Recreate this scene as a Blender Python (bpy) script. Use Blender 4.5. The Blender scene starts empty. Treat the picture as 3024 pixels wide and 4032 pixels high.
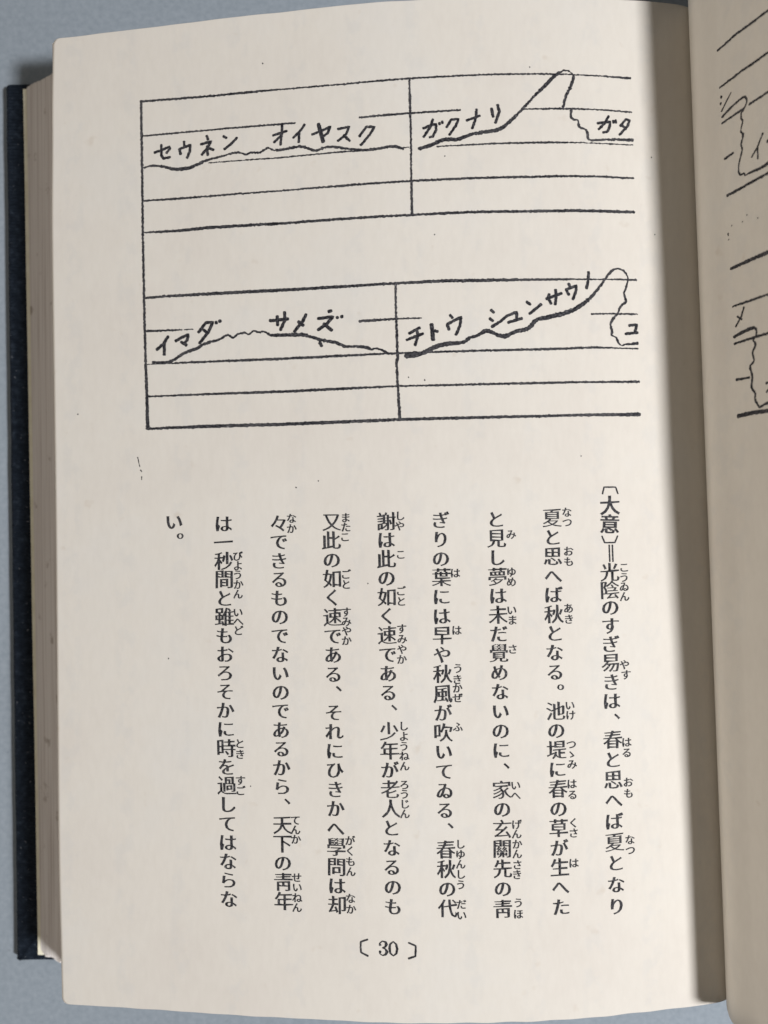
import bpy, bmesh, math, random
from mathutils import Vector

# ------------------------------------------------------------------ camera, light, exposure
scene = bpy.context.scene
col = scene.collection
random.seed(30)

CAM_H = 0.190                       # the phone was held about 19 cm above the table
cd = bpy.data.cameras.new("camera")
cd.sensor_fit = 'VERTICAL'
cd.sensor_height = 36.0
cd.lens = 28.8
cd.clip_start = 0.005
cd.clip_end = 20.0
cd.dof.use_dof = True
cd.dof.focus_distance = 0.1575
cd.dof.aperture_fstop = 13.0
cam = bpy.data.objects.new("camera", cd)
cam.location = (0, 0, CAM_H)
col.objects.link(cam)
scene.camera = cam

world = bpy.data.worlds.new("World")
scene.world = world
world.use_nodes = True
wt = world.node_tree
wb = wt.nodes["Background"]
wb.inputs["Color"].default_value = (1.0, 0.93, 0.86, 1)
# the room: dim overhead and on the window side, plus a glow from the left, added to brighten the right page
geo = wt.nodes.new('ShaderNodeTexCoord')
dot = wt.nodes.new('ShaderNodeVectorMath')
dot.operation = 'DOT_PRODUCT'
dot.inputs[1].default_value = (-0.995, 0.0, 0.10)
rng = wt.nodes.new('ShaderNodeMapRange')
rng.interpolation_type = 'SMOOTHSTEP'
for k, v in ((1, 0.40), (2, 1.0), (3, 0.015), (4, 1.27)):
    rng.inputs[k].default_value = v
wt.links.new(geo.outputs['Generated'], dot.inputs[0])
wt.links.new(dot.outputs['Value'], rng.inputs[0])
wt.links.new(rng.outputs[0], wb.inputs['Strength'])

def area(name, loc, target, size, power, color):
    ld = bpy.data.lights.new(name, 'AREA')
    ld.shape = 'RECTANGLE'
    ld.size, ld.size_y = size
    ld.energy = power
    ld.color = color
    o = bpy.data.objects.new(name, ld)
    o.location = loc
    o.rotation_euler = (Vector(target) - Vector(loc)).to_track_quat('-Z', 'Y').to_euler()
    col.objects.link(o)
    return o

area("window_light", (0.43, -0.13, 0.66), (0, 0, 0.03), (0.085, 0.085), 7.55, (0.972, 0.986, 1.035))

scene.view_settings.view_transform = 'Standard'
scene.view_settings.look = 'None'
scene.view_settings.exposure = 0.0
scene.view_settings.gamma = 1.0
scene.view_settings.use_curve_mapping = False

# ------------------------------------------------------------------ measured data
# profiles: (across the page, height) in metres, cut square to the spine
# printed strokes: lists of (across, down, width) in millimetres on the page
# text: (character, across, down, width, height, weight)
LEFT_PROFILE = [(-0.06583,0.02500), (-0.04793,0.02760), (-0.02023,0.03160), (0.00483,0.03430), (0.02348,0.03480), (0.03564,0.03424), (0.04766,0.03280), (0.05536,0.03170), (0.06011,0.03080), (0.06453,0.02890), (0.06500,0.02740), (0.06600,0.02360), (0.06650,0.01800)]
RIGHT_PROFILE = [(0.06710,0.01800), (0.06660,0.02350), (0.06550,0.02720), (0.06375,0.02910), (0.06189,0.03380), (0.06148,0.03650), (0.06370,0.04240), (0.06604,0.04920), (0.06740,0.05300), (0.07060,0.05740), (0.07650,0.06240), (0.08500,0.06380), (0.10000,0.05900), (0.12000,0.04200), (0.14000,0.02300), (0.15200,0.01050)]
FRAME = [[(-46.98,-83.26,0.441),(-46.97,-63.16,0.392),(-46.99,-55.15,0.392),(-46.96,-50.09,0.392),(-46.86,-37.26,0.441),(-46.76,-30.67,0.441),(-46.6,-24.45,0.539),(-46.52,-17.79,0.637)],
 [(-46.98,-83.13,0.392),(-31.31,-82.69,0.392),(-25.85,-82.72,0.392),(-18.93,-82.66,0.294),(-6.14,-82.52,0.294),(6.3,-82.73,0.343),(17.96,-82.84,0.294),(29.95,-82.81,0.294),(33.71,-82.83,0.294),(37.78,-82.76,0.245),(43.19,-82.68,0.245),(49.07,-82.52,0.392)],
 [(-46.69,-76.19,0.294),(-33.64,-76.05,0.294),(-19.03,-75.89,0.343),(-15.92,-75.86,0.294)],
 [(-3.41,-75.81,0.343),(6.27,-76.06,0.343),(15.85,-76.24,0.343)],
 [(27.96,-76.05,0.245),(28.92,-76.08,0.245),(35.14,-76.19,0.343),(43.05,-76.15,0.245),(49.17,-75.92,0.294)],
 [(-33.27,-69.58,0.196),(-19.14,-69.33,0.245),(-12.61,-69.42,0.245),(-6.36,-69.47,0.294),(-2.81,-69.38,0.245)],
 [(4.75,-69.49,0.098),(5.98,-69.57,0.147)],
 [(11.29,-69.41,0.196),(22.61,-69.6,0.294),(27.25,-69.58,0.343),(31.89,-69.67,0.343),(40.51,-69.65,0.196),(49.27,-69.55,0.245)],
 [(-47.07,-63.22,0.294),(-39.56,-63.04,0.392),(-33.84,-62.99,0.343),(-19.24,-62.89,0.294),(-6.46,-62.91,0.392),(6.39,-63.03,0.343),(16.98,-63.09,0.392),(29.56,-63.06,0.392),(34.87,-63.19,0.392),(42.77,-63.23,0.343),(49.29,-63.07,0.343)],
 [(-46.77,-56.86,0.294),(-39.66,-56.66,0.49),(-33.93,-56.79,0.539),(-19.34,-56.54,0.441),(-21.85,-56.49,0.441),(-7.46,-56.51,0.441),(6.63,-56.5,0.392),(11.36,-56.57,0.441),(17.47,-56.61,0.441),(26.99,-56.47,0.441),(37.87,-56.57,0.49),(49.31,-56.52,0.441)],
 [(6.3,-82.78,0.343),(6.32,-76.8,0.392),(6.4,-73.26,0.294),(6.33,-64.44,0.343),(6.32,-56.68,0.441)],
 [(-46.76,-43.81,0.392),(-42.87,-43.86,0.441),(-34.22,-43.76,0.539),(-19.54,-43.53,0.539),(-7.68,-43.46,0.49),(2.9,-43.56,0.441),(12.21,-43.65,0.539),(20.68,-43.49,0.539),(29.17,-43.4,0.392),(36.03,-43.42,0.392),(37.59,-43.41,0.245),(45.55,-43.43,0.245),(49.42,-43.36,0.343)],
 [(-46.67,-37.21,0.392),(-41.07,-37.05,0.343),(-39.19,-37.01,0.245)],
 [(-38.72,-37,0.196),(-36.93,-37,0.245)],
 [(-4.07,-36.63,0.49),(3.31,-36.77,0.343),(2.79,-36.74,0.294),(7.76,-36.74,0.245)],
 [(40.29,-36.76,0.294),(45.41,-36.81,0.294),(49.43,-36.72,0.294)],
 [(-46.47,-30.58,0.147),(-41.54,-30.46,0.196),(-38.91,-30.51,0.343),(-19.76,-30.2,0.441),(-7.01,-30.16,0.392),(3.37,-30.18,0.343),(11.96,-30.16,0.343),(28.91,-30.07,0.392),(34.2,-30.14,0.392),(41.27,-30.34,0.392),(45.27,-30.2,0.245),(49.45,-30.1,0.245)],
 [(-46.47,-24.17,0.294),(-33.76,-24.05,0.392),(-19.86,-23.82,0.441),(-7.12,-23.84,0.441),(3.26,-23.9,0.294),(10.25,-23.8,0.343),(28.78,-23.66,0.392),(35.63,-23.72,0.343),(49.55,-23.71,0.392)],
 [(-46.84,-17.8,0.392),(-33.86,-17.73,0.588),(-19.96,-17.5,0.539),(-7.22,-17.47,0.539),(3.32,-17.5,0.49),(11.73,-17.46,0.49),(28.66,-17.37,0.441),(37.06,-17.44,0.441),(46.59,-17.42,0.539),(49.49,-17.42,0.686)],
 [(2.99,-43.55,0.392),(2.93,-40.07,0.343),(2.96,-36.91,0.392),(3.08,-30.93,0.392),(3.09,-29.17,0.49),(2.89,-28.13,0.392),(3.08,-23.56,0.392),(3.32,-17.5,0.49)]]
CURVE_UPPER = [[(-46.69,-69.84,0.196),(-44.96,-70.06,0.392),(-42.5,-69.65,0.441),(-40.61,-69.02,0.539),(-38.72,-68.85,0.588),(-36.84,-69.04,0.588),(-34.95,-69.68,0.49),(-33.08,-70.24,0.392),(-31.21,-70.52,0.343),(-27.5,-71.09,0.343),(-25.67,-70.56,0.392),(-24.75,-70.84,0.343),(-22.92,-70.72,0.392),(-21.27,-71.44,0.343),(-20.36,-70.92,0.245),(-19.28,-70.92,0.245),(-19.81,-70.87,0.441),(-17.99,-70.9,0.441),(-15.28,-71.2,0.441),(-13.84,-70.9,0.49),(-12.06,-70.12,0.392),(-9.9,-70.65,0.392),(-8.12,-70.5,0.441),(-5.46,-69.93,0.392),(-2.81,-69.47,0.441),(-0.17,-69.56,0.441),(2.48,-69.84,0.49),(3.88,-69.64,0.49),(4.92,-69.24,0.343)],
 [(7.84,-69.18,0.49),(10.07,-69.7,0.637),(12.38,-70.6,0.637),(13.76,-70.69,0.637),(15.29,-70.63,0.588),(17.75,-71.46,0.539),(20.82,-71.89,0.588),(22.66,-72.14,0.637),(23.89,-72.65,0.637),(26.23,-74.61,0.49),(29.86,-78.36,0.392),(31.32,-79.76,0.539),(34.02,-82.4,0.588),(35.75,-83.5,0.294),(36.85,-83.44,0.245),(37.47,-82.99,0.245),(37.72,-82.29,0.441),(37.1,-80.42,0.49),(36.12,-78.39,0.441),(35.61,-76.45,0.392)],
 [(37.25,-76.01,0.343),(37.06,-74.69,0.392),(37.6,-74.08,0.343),(38.39,-74.01,0.294),(38.67,-72.7,0.441),(39.77,-72.27,0.294),(40.24,-71.66,0.441),(40.3,-70.73,0.441),(40.76,-70.2,0.294),(42.92,-70.35,0.392),(46.14,-70.49,0.392),(49.29,-70.49,0.539)]]
CURVE_LOWER = [[(-45.33,-30.96,0.392),(-43.05,-30.74,0.49),(-41.16,-31.05,0.49),(-38.88,-32.33,0.49),(-36.24,-33.17,0.539),(-34.55,-33.98,0.49),(-31.75,-34.62,0.392),(-29.89,-35.42,0.343),(-28.79,-34.81,0.441),(-28.04,-35.4,0.294),(-26.39,-35.66,0.343),(-25.84,-35.27,0.392),(-24.74,-35.92,0.294),(-23.65,-35.59,0.343),(-22.73,-35.72,0.294),(-21.47,-34.93,0.441),(-20.03,-34.73,0.49),(-20.74,-34.89,0.49),(-17.66,-34.72,0.588),(-14.97,-34.63,0.637),(-13.18,-34.03,0.49),(-11.4,-33.4,0.49),(-8.74,-32.81,0.539),(-6.98,-32.01,0.49),(-4.33,-31.79,0.392),(-2.58,-31.44,0.588),(-1.7,-31.05,0.294),(-1.17,-31.29,0.245),(0.23,-30.87,0.392),(1.44,-30.15,0.441)],
 [(-11.8,-33.15,0.392),(-11.42,-32.25,0.539)],
 [(4.59,-29.61,0.637),(6.04,-29.64,0.784),(7.8,-29.98,0.686),(9.58,-30.8,0.735),(11.19,-31.39,0.735),(13.59,-31.71,0.686),(15.51,-31.8,0.588),(16.8,-32.56,0.49),(18.4,-33.07,0.49),(19.85,-33.83,0.686),(20.97,-33.63,0.637),(22.23,-32.96,0.588),(23.67,-32.76,0.735),(25.61,-33.59,0.637),(27.71,-34.03,0.686),(29,-34.97,0.686),(28.57,-34.67,0.735),(29.82,-35.8,0.588),(31.69,-36.16,0.735),(34.34,-36.74,0.735),(36.22,-37.34,0.735),(37.8,-38.1,0.686),(39.56,-39.33,0.588),(41.5,-41.34,0.441),(43.31,-43.68,0.392),(44.46,-45.01,0.392),(45.6,-45.49,0.294),(46.72,-45.2,0.294),(47.5,-44.35,0.245),(47.73,-43.42,0.245),(47.29,-41.86,0.392),(46.86,-40.62,0.294),(47.23,-39.22,0.441),(46.08,-38.13,0.392),(45.57,-36.89,0.343),(44.58,-35.8,0.392),(44.08,-34.71,0.392),(44.37,-33.17,0.49),(44.2,-32.7,0.294),(45.15,-32.16,0.294),(45.53,-31.31,0.392),(46.08,-30.69,0.196),(46.89,-30.93,0.294),(48.18,-31,0.392),(49.39,-31.16,0.539)]]
KANA_UPPER = [[(-44.36,-72.66,0.416),(-42.83,-72.98,0.416),(-41.3,-73.57,0.416),(-41.12,-73.18,0.416),(-41.89,-72.34,0.416)],
 [(-42.91,-74.09,0.416),(-42.94,-71.98,0.416),(-42.47,-71.3,0.416),(-41.14,-71.45,0.416)],
 [(-38.23,-74.28,0.416),(-38.19,-73.45,0.416)],
 [(-39.19,-72.91,0.416),(-38.96,-71.79,0.416)],
 [(-39.14,-72.87,0.416),(-36.96,-73.46,0.416),(-37.07,-72.16,0.416),(-37.66,-70.94,0.416)],
 [(-33.6,-74.96,0.416),(-33.3,-74.16,0.416)],
 [(-34.81,-73.36,0.416),(-32.74,-73.75,0.416),(-33.6,-72.38,0.416),(-34.65,-71.29,0.416)],
 [(-33.5,-72.91,0.416),(-33.44,-71.09,0.416)],
 [(-33.14,-72.42,0.416),(-32.21,-72.06,0.416)],
 [(-30.22,-74.56,0.416),(-29.58,-74.14,0.416)],
 [(-30.08,-71.96,0.416),(-28.77,-72.83,0.416),(-27.46,-73.98,0.416)],
 [(-20.31,-73.79,0.392),(-17.57,-74.45,0.392)],
 [(-18.46,-75.84,0.392),(-18.58,-73.91,0.392),(-18.88,-71.82,0.392)],
 [(-18.67,-73.65,0.392),(-20.15,-72.43,0.392)],
 [(-14.04,-75.39,0.392),(-14.87,-74.3,0.392),(-16.33,-73,0.392)],
 [(-15.14,-73.97,0.392),(-15.26,-72.01,0.392)],
 [(-12.63,-73.3,0.392),(-10.74,-73.93,0.392),(-9.03,-74.5,0.392),(-9.59,-73.3,0.392),(-10.4,-72.83,0.392)],
 [(-7.61,-73.93,0.392),(-5.39,-74.19,0.392),(-6.12,-72.65,0.392),(-7.65,-71.62,0.392)],
 [(-6.48,-72.68,0.392),(-5.35,-71.44,0.392)],
 [(-2.12,-73.94,0.392),(-3.47,-72.18,0.392)],
 [(-2.12,-73.94,0.392),(-0.53,-73.83,0.392),(-1.53,-72.3,0.392),(-3.24,-70.48,0.392)],
 [(-11.35,-75.24,0.588),(-10.92,-73.59,0.588),(-10.51,-71.68,0.588)],
 [(8.75,-73,0.392),(9.83,-73.49,0.392),(11.21,-73.73,0.392),(11.19,-72.58,0.392),(10.56,-71.37,0.392),(9.94,-71.28,0.392)],
 [(10.62,-74.69,0.392),(10.13,-73.24,0.392),(8.8,-71.37,0.392)],
 [(11.86,-73.97,0.392),(11.93,-73.63,0.392)],
 [(12.37,-74.22,0.392),(12.47,-73.83,0.392)],
 [(14.13,-74.46,0.392),(13.19,-73.03,0.392)],
 [(14.13,-74.46,0.392),(15.51,-74.55,0.392),(15.03,-73.34,0.392),(13.7,-71.54,0.392)],
 [(17.03,-74.19,0.392),(19.57,-75.02,0.392)],
 [(18.99,-76.27,0.392),(18.8,-74.58,0.392),(18.08,-72.6,0.392)],
 [(21.82,-76.33,0.441),(22.09,-74.7,0.441)],
 [(22.98,-76.99,0.441),(23.26,-75.67,0.441),(22.53,-73.53,0.441)],
 [(42.27,-73.51,0.392),(44.77,-73.92,0.392),(44.75,-73.06,0.392),(44.24,-71.95,0.392),(43.35,-71.76,0.392)],
 [(44.55,-75,0.392),(43.8,-73.64,0.392),(42.49,-72.35,0.392)],
 [(45.42,-74.14,0.392),(45.49,-73.71,0.392)],
 [(45.9,-74.27,0.392),(45.99,-73.73,0.392)],
 [(48,-74.5,0.392),(46.84,-73.14,0.392)],
 [(48,-74.5,0.392),(48.73,-74.29,0.392),(48.3,-73.19,0.392),(46.65,-71.41,0.392)],
 [(47.25,-73.31,0.392),(47.96,-72.55,0.392)]]
KANA_LOWER = [[(-42.03,-35.87,0.49),(-43,-34.47,0.49),(-44.44,-33.37,0.49)],
 [(-42.9,-34.47,0.49),(-42.88,-32.28,0.49)],
 [(-40.54,-34.87,0.49),(-39.21,-35.52,0.49),(-37.89,-35.99,0.49),(-38.18,-34.92,0.49),(-38.85,-34.23,0.49)],
 [(-39.41,-34.63,0.49),(-38.29,-33.92,0.49)],
 [(-34.3,-38.12,0.49),(-35.82,-36.31,0.49)],
 [(-34.3,-38.12,0.49),(-32.9,-38.12,0.49),(-33.77,-36.28,0.49),(-35.67,-34.13,0.49)],
 [(-34.79,-36.7,0.49),(-34.14,-36.21,0.49)],
 [(-32.25,-38.17,0.49),(-32.15,-37.84,0.49)],
 [(-31.51,-38.4,0.49),(-31.4,-38.09,0.49)],
 [(-21.51,-37.71,0.49),(-17.89,-37.86,0.49)],
 [(-20.04,-38.52,0.49),(-19.98,-36.73,0.49)],
 [(-18.59,-39.24,0.49),(-18.52,-37.71,0.49),(-19.45,-35.8,0.49)],
 [(-14.36,-38.54,0.49),(-15.1,-37.16,0.49),(-16.75,-35.3,0.49)],
 [(-15.91,-37.24,0.49),(-14.94,-36.4,0.49)],
 [(-12.05,-37.57,0.49),(-9.19,-37.79,0.49),(-10.28,-36.53,0.49),(-12.09,-35.39,0.49)],
 [(-10.96,-36.53,0.49),(-9.41,-35.15,0.49)],
 [(-8.36,-37.69,0.49),(-8.26,-37.47,0.49)],
 [(-7.5,-37.82,0.49),(-7.38,-37.56,0.49)],
 [(-9.98,-38.78,0.49),(-9.44,-38.96,0.49)],
 [(5.39,-33.85,0.441),(7.41,-34.9,0.441)],
 [(4.89,-32.66,0.441),(8.03,-33.75,0.441)],
 [(6.84,-34.44,0.441),(7.06,-33.38,0.441),(6.47,-31.56,0.441)],
 [(10.04,-34.24,0.441),(10.83,-34.05,0.441)],
 [(13.21,-37.1,0.441),(13.68,-36.52,0.441)],
 [(12.62,-35.35,0.441),(13,-34.3,0.441)],
 [(12.62,-35.35,0.441),(15.28,-36.63,0.441),(15.09,-35.03,0.441),(14.26,-33.29,0.441)],
 [(20.97,-37.81,0.441),(21.52,-37.31,0.441)],
 [(20.7,-36.21,0.441),(21.33,-35.71,0.441)],
 [(21.07,-34.59,0.441),(22.76,-35.59,0.441),(24.07,-36.68,0.441)],
 [(24.06,-36.6,0.441),(25.84,-37.28,0.441),(25.82,-35.99,0.441)],
 [(24.2,-35.31,0.441),(26.86,-36.05,0.441)],
 [(9.66,-35.46,0.588),(9.93,-32.48,0.588)],
 [(27.81,-39.21,0.441),(28.49,-38.66,0.441)],
 [(28.3,-36.9,0.441),(29.4,-37.73,0.441),(30.58,-38.71,0.441)],
 [(31.6,-39.69,0.441),(34.57,-40.74,0.441)],
 [(32.16,-40.61,0.441),(31.91,-39.84,0.441),(32.51,-38.76,0.441)],
 [(33.42,-41.44,0.441),(33.47,-39.98,0.441),(33.29,-38.6,0.441)],
 [(35.93,-42.57,0.441),(36.16,-42.11,0.441)],
 [(35.44,-41.42,0.441),(35.97,-40.42,0.441)],
 [(35.44,-41.42,0.441),(37.41,-42.18,0.441),(37.39,-41.18,0.441),(36.73,-39.56,0.441)],
 [(39.91,-44.81,0.441),(39.83,-43.49,0.441),(39.45,-41.64,0.441)],
 [(47.77,-34.57,0.441),(49.31,-34.73,0.441),(48.87,-33.18,0.441)],
 [(47.01,-32.94,0.441),(49.44,-33.18,0.441)]]
SPECKS = [[(-48.66,-12.24,0.162),(-48.41,-10.82,0.162),(-48.26,-10.31,0.162)],
 [(-48.11,-9.7,0.162),(-47.85,-9.29,0.162)],
 [(-47.87,-8.38,0.162),(-47.93,-7.73,0.162)],
 [(-61.12,-21.44,0.162),(-61.07,-21.23,0.162)],
 [(5.08,-25.59,0.162),(5.18,-25.49,0.162)],
 [(8.16,-25,0.162),(8.25,-24.76,0.162)],
 [(12.79,-67.62,0.162),(12.79,-67.47,0.162)],
 [(29.24,-84.22,0.162),(29.34,-84.12,0.162)],
 [(-12.54,-6.4,0.162),(-12.44,-6.3,0.162)],
 [(-16.96,-5.27,0.162),(-16.76,-5.17,0.162)],
 [(-30,56.4,0.162),(-29.85,56.59,0.162)],
 [(-42.93,27.56,0.162),(-42.83,27.71,0.162)],
 [(-26.76,52.26,0.162),(-26.66,52.35,0.162)],
 [(-3.33,13.46,0.162),(-3.23,13.56,0.162)],
 [(37.66,-9.7,0.162),(37.76,-9.6,0.162)],
 [(53.34,-52.34,0.162),(53.38,-52.19,0.162)],
 [(52.95,-67.36,0.162),(53.05,-67.21,0.162)],
 [(-22.16,-88.2,0.162),(-22.06,-87.99,0.162)],
 [(10.54,-52.67,0.162),(10.59,-52.52,0.162)]]
NUMBER = [[(-4.48,80.95,0.343),(-5.79,81.42,0.343),(-5.85,82.47,0.343),(-5.77,83.43,0.343),(-4.48,84.06,0.392)],
 [(3.25,81.44,0.343),(4.58,82.01,0.343),(4.56,83.01,0.392),(4.5,83.97,0.343),(3.2,84.39,0.392)],
 [(-2.13,81.94,0.539),(-2.22,81.61,0.245),(-1.68,81.17,0.196),(-1.06,81.39,0.441),(-0.97,81.82,0.588),(-1.17,82.25,0.343),(-1.75,82.46,0.196),(-1.18,82.64,0.294),(-0.85,83.15,0.588),(-1.1,83.68,0.441),(-1.68,83.89,0.196),(-2.21,83.56,0.245),(-2.15,83.13,0.539)],
 [(0.33,81.23,0.196),(-0.25,81.76,0.392),(-0.36,82.57,0.49),(-0.23,83.43,0.392),(0.33,83.94,0.196),(0.92,83.46,0.392),(1.08,82.6,0.49),(0.9,81.74,0.392),(0.33,81.23,0.196)]]
BRACKETS = [[(41.75,-2.29,0.294),(42.07,-3.59,0.294),(44.39,-3.53,0.294),(44.82,-2.26,0.294)],
 [(41.47,5.75,0.294),(42,7.03,0.294),(44.01,7.05,0.294),(44.6,5.8,0.294)],
 [(42.87,7.49,0.294),(42.93,10.65,0.294)],
 [(43.5,7.51,0.294),(43.56,10.67,0.294)]]
R_LINES = [[(25.58,-82.26,0.392),(30.19,-82.69,0.392),(37.33,-82.08,0.392)],
 [(25.73,-75.37,0.343),(31.06,-75.61,0.392),(37.01,-75.23,0.392)],
 [(25.89,-68.77,0.343),(28.7,-68.9,0.343),(31.2,-68.88,0.392)],
 [(32.3,-68.99,0.392),(36.71,-68.79,0.392)],
 [(26.17,-62.15,0.392),(28.36,-62.35,0.392)],
 [(26.46,-55.36,0.441),(31.71,-55.47,0.441),(36.05,-55.44,0.441)],
 [(26.64,-42.05,0.49),(31.02,-42.23,0.588),(35.38,-42.24,0.686)],
 [(26.79,-35.2,0.343),(35.02,-35.19,0.392)],
 [(26.82,-28.48,0.343),(31.51,-28.61,0.392),(34.67,-28.65,0.441)],
 [(26.97,-21.94,0.441),(30.19,-21.87,0.343)],
 [(27.01,-15.43,0.686),(30.84,-15.61,0.637),(33.98,-15.48,0.637)]]
R_CURVE = [[(25.95,-69.88,0.343),(28.03,-70.49,0.441),(29.56,-70.77,0.343),(31.3,-70.84,0.392),(31.86,-69.92,0.245),(31.19,-68.79,0.294),(30.56,-68.36,0.245),(30.51,-67.47,0.294),(30.85,-66.94,0.294),(30.27,-65.38,0.245),(30.78,-64.6,0.343),(30.27,-63,0.294),(30.46,-62,0.294),(29.75,-60.28,0.294),(29.42,-58.76,0.294),(29.82,-57.77,0.294),(30.61,-57.76,0.245),(30.88,-57.26,0.245),(32.05,-57.24,0.392),(34.17,-57.01,0.441),(36.13,-57.08,0.637)],
 [(26.75,-29.71,0.441),(29.15,-30.12,0.588),(31.6,-30.27,0.539),(32.17,-29.64,0.294),(31.87,-28.62,0.294),(31.37,-28.19,0.294),(31.81,-27.37,0.392),(31.14,-26.06,0.343),(31.31,-24.58,0.343),(30.41,-23.66,0.343),(30.81,-21.95,0.392),(30.58,-19.99,0.392),(31.36,-18.79,0.343),(31.2,-17.91,0.392),(32.19,-16.34,0.294),(32.78,-16.53,0.392),(34.06,-16.89,0.539)]]
R_KANA = [[(25.87,-70.95,0.294),(27.09,-72.06,0.294),(28.43,-73.18,0.294)],
 [(34.83,-62.6,0.294),(33.65,-60.8,0.294),(32.41,-59.71,0.294)],
 [(33.7,-60.78,0.294),(33.67,-58.83,0.294)],
 [(25.89,-73.64,0.441),(26.13,-73.48,0.441)],
 [(25.75,-72.5,0.441),(25.9,-72.39,0.441)],
 [(35.74,-60.92,0.441),(35.82,-60.64,0.441)],
 [(29.51,-34.44,0.343),(28.81,-32.95,0.343),(27.35,-31.44,0.343)],
 [(27.82,-33.18,0.343),(28.9,-32.38,0.343)],
 [(33.79,-20.22,0.343),(34.38,-20.3,0.343)],
 [(33.82,-18.7,0.343),(34.44,-19.23,0.343)]]
R_SPECKS = [[(27.3,-49.73,0.196),(27.35,-49.64,0.196)],
 [(29.93,-49.48,0.196),(29.95,-49.4,0.196)],
 [(30.96,-50.3,0.196),(31.02,-50.21,0.196)],
 [(33.27,-48.89,0.196),(33.34,-48.81,0.196)],
 [(26.35,-48.6,0.245),(26.38,-48.13,0.245)],
 [(26.45,-47.45,0.245),(26.47,-47.38,0.245)]]
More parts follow.
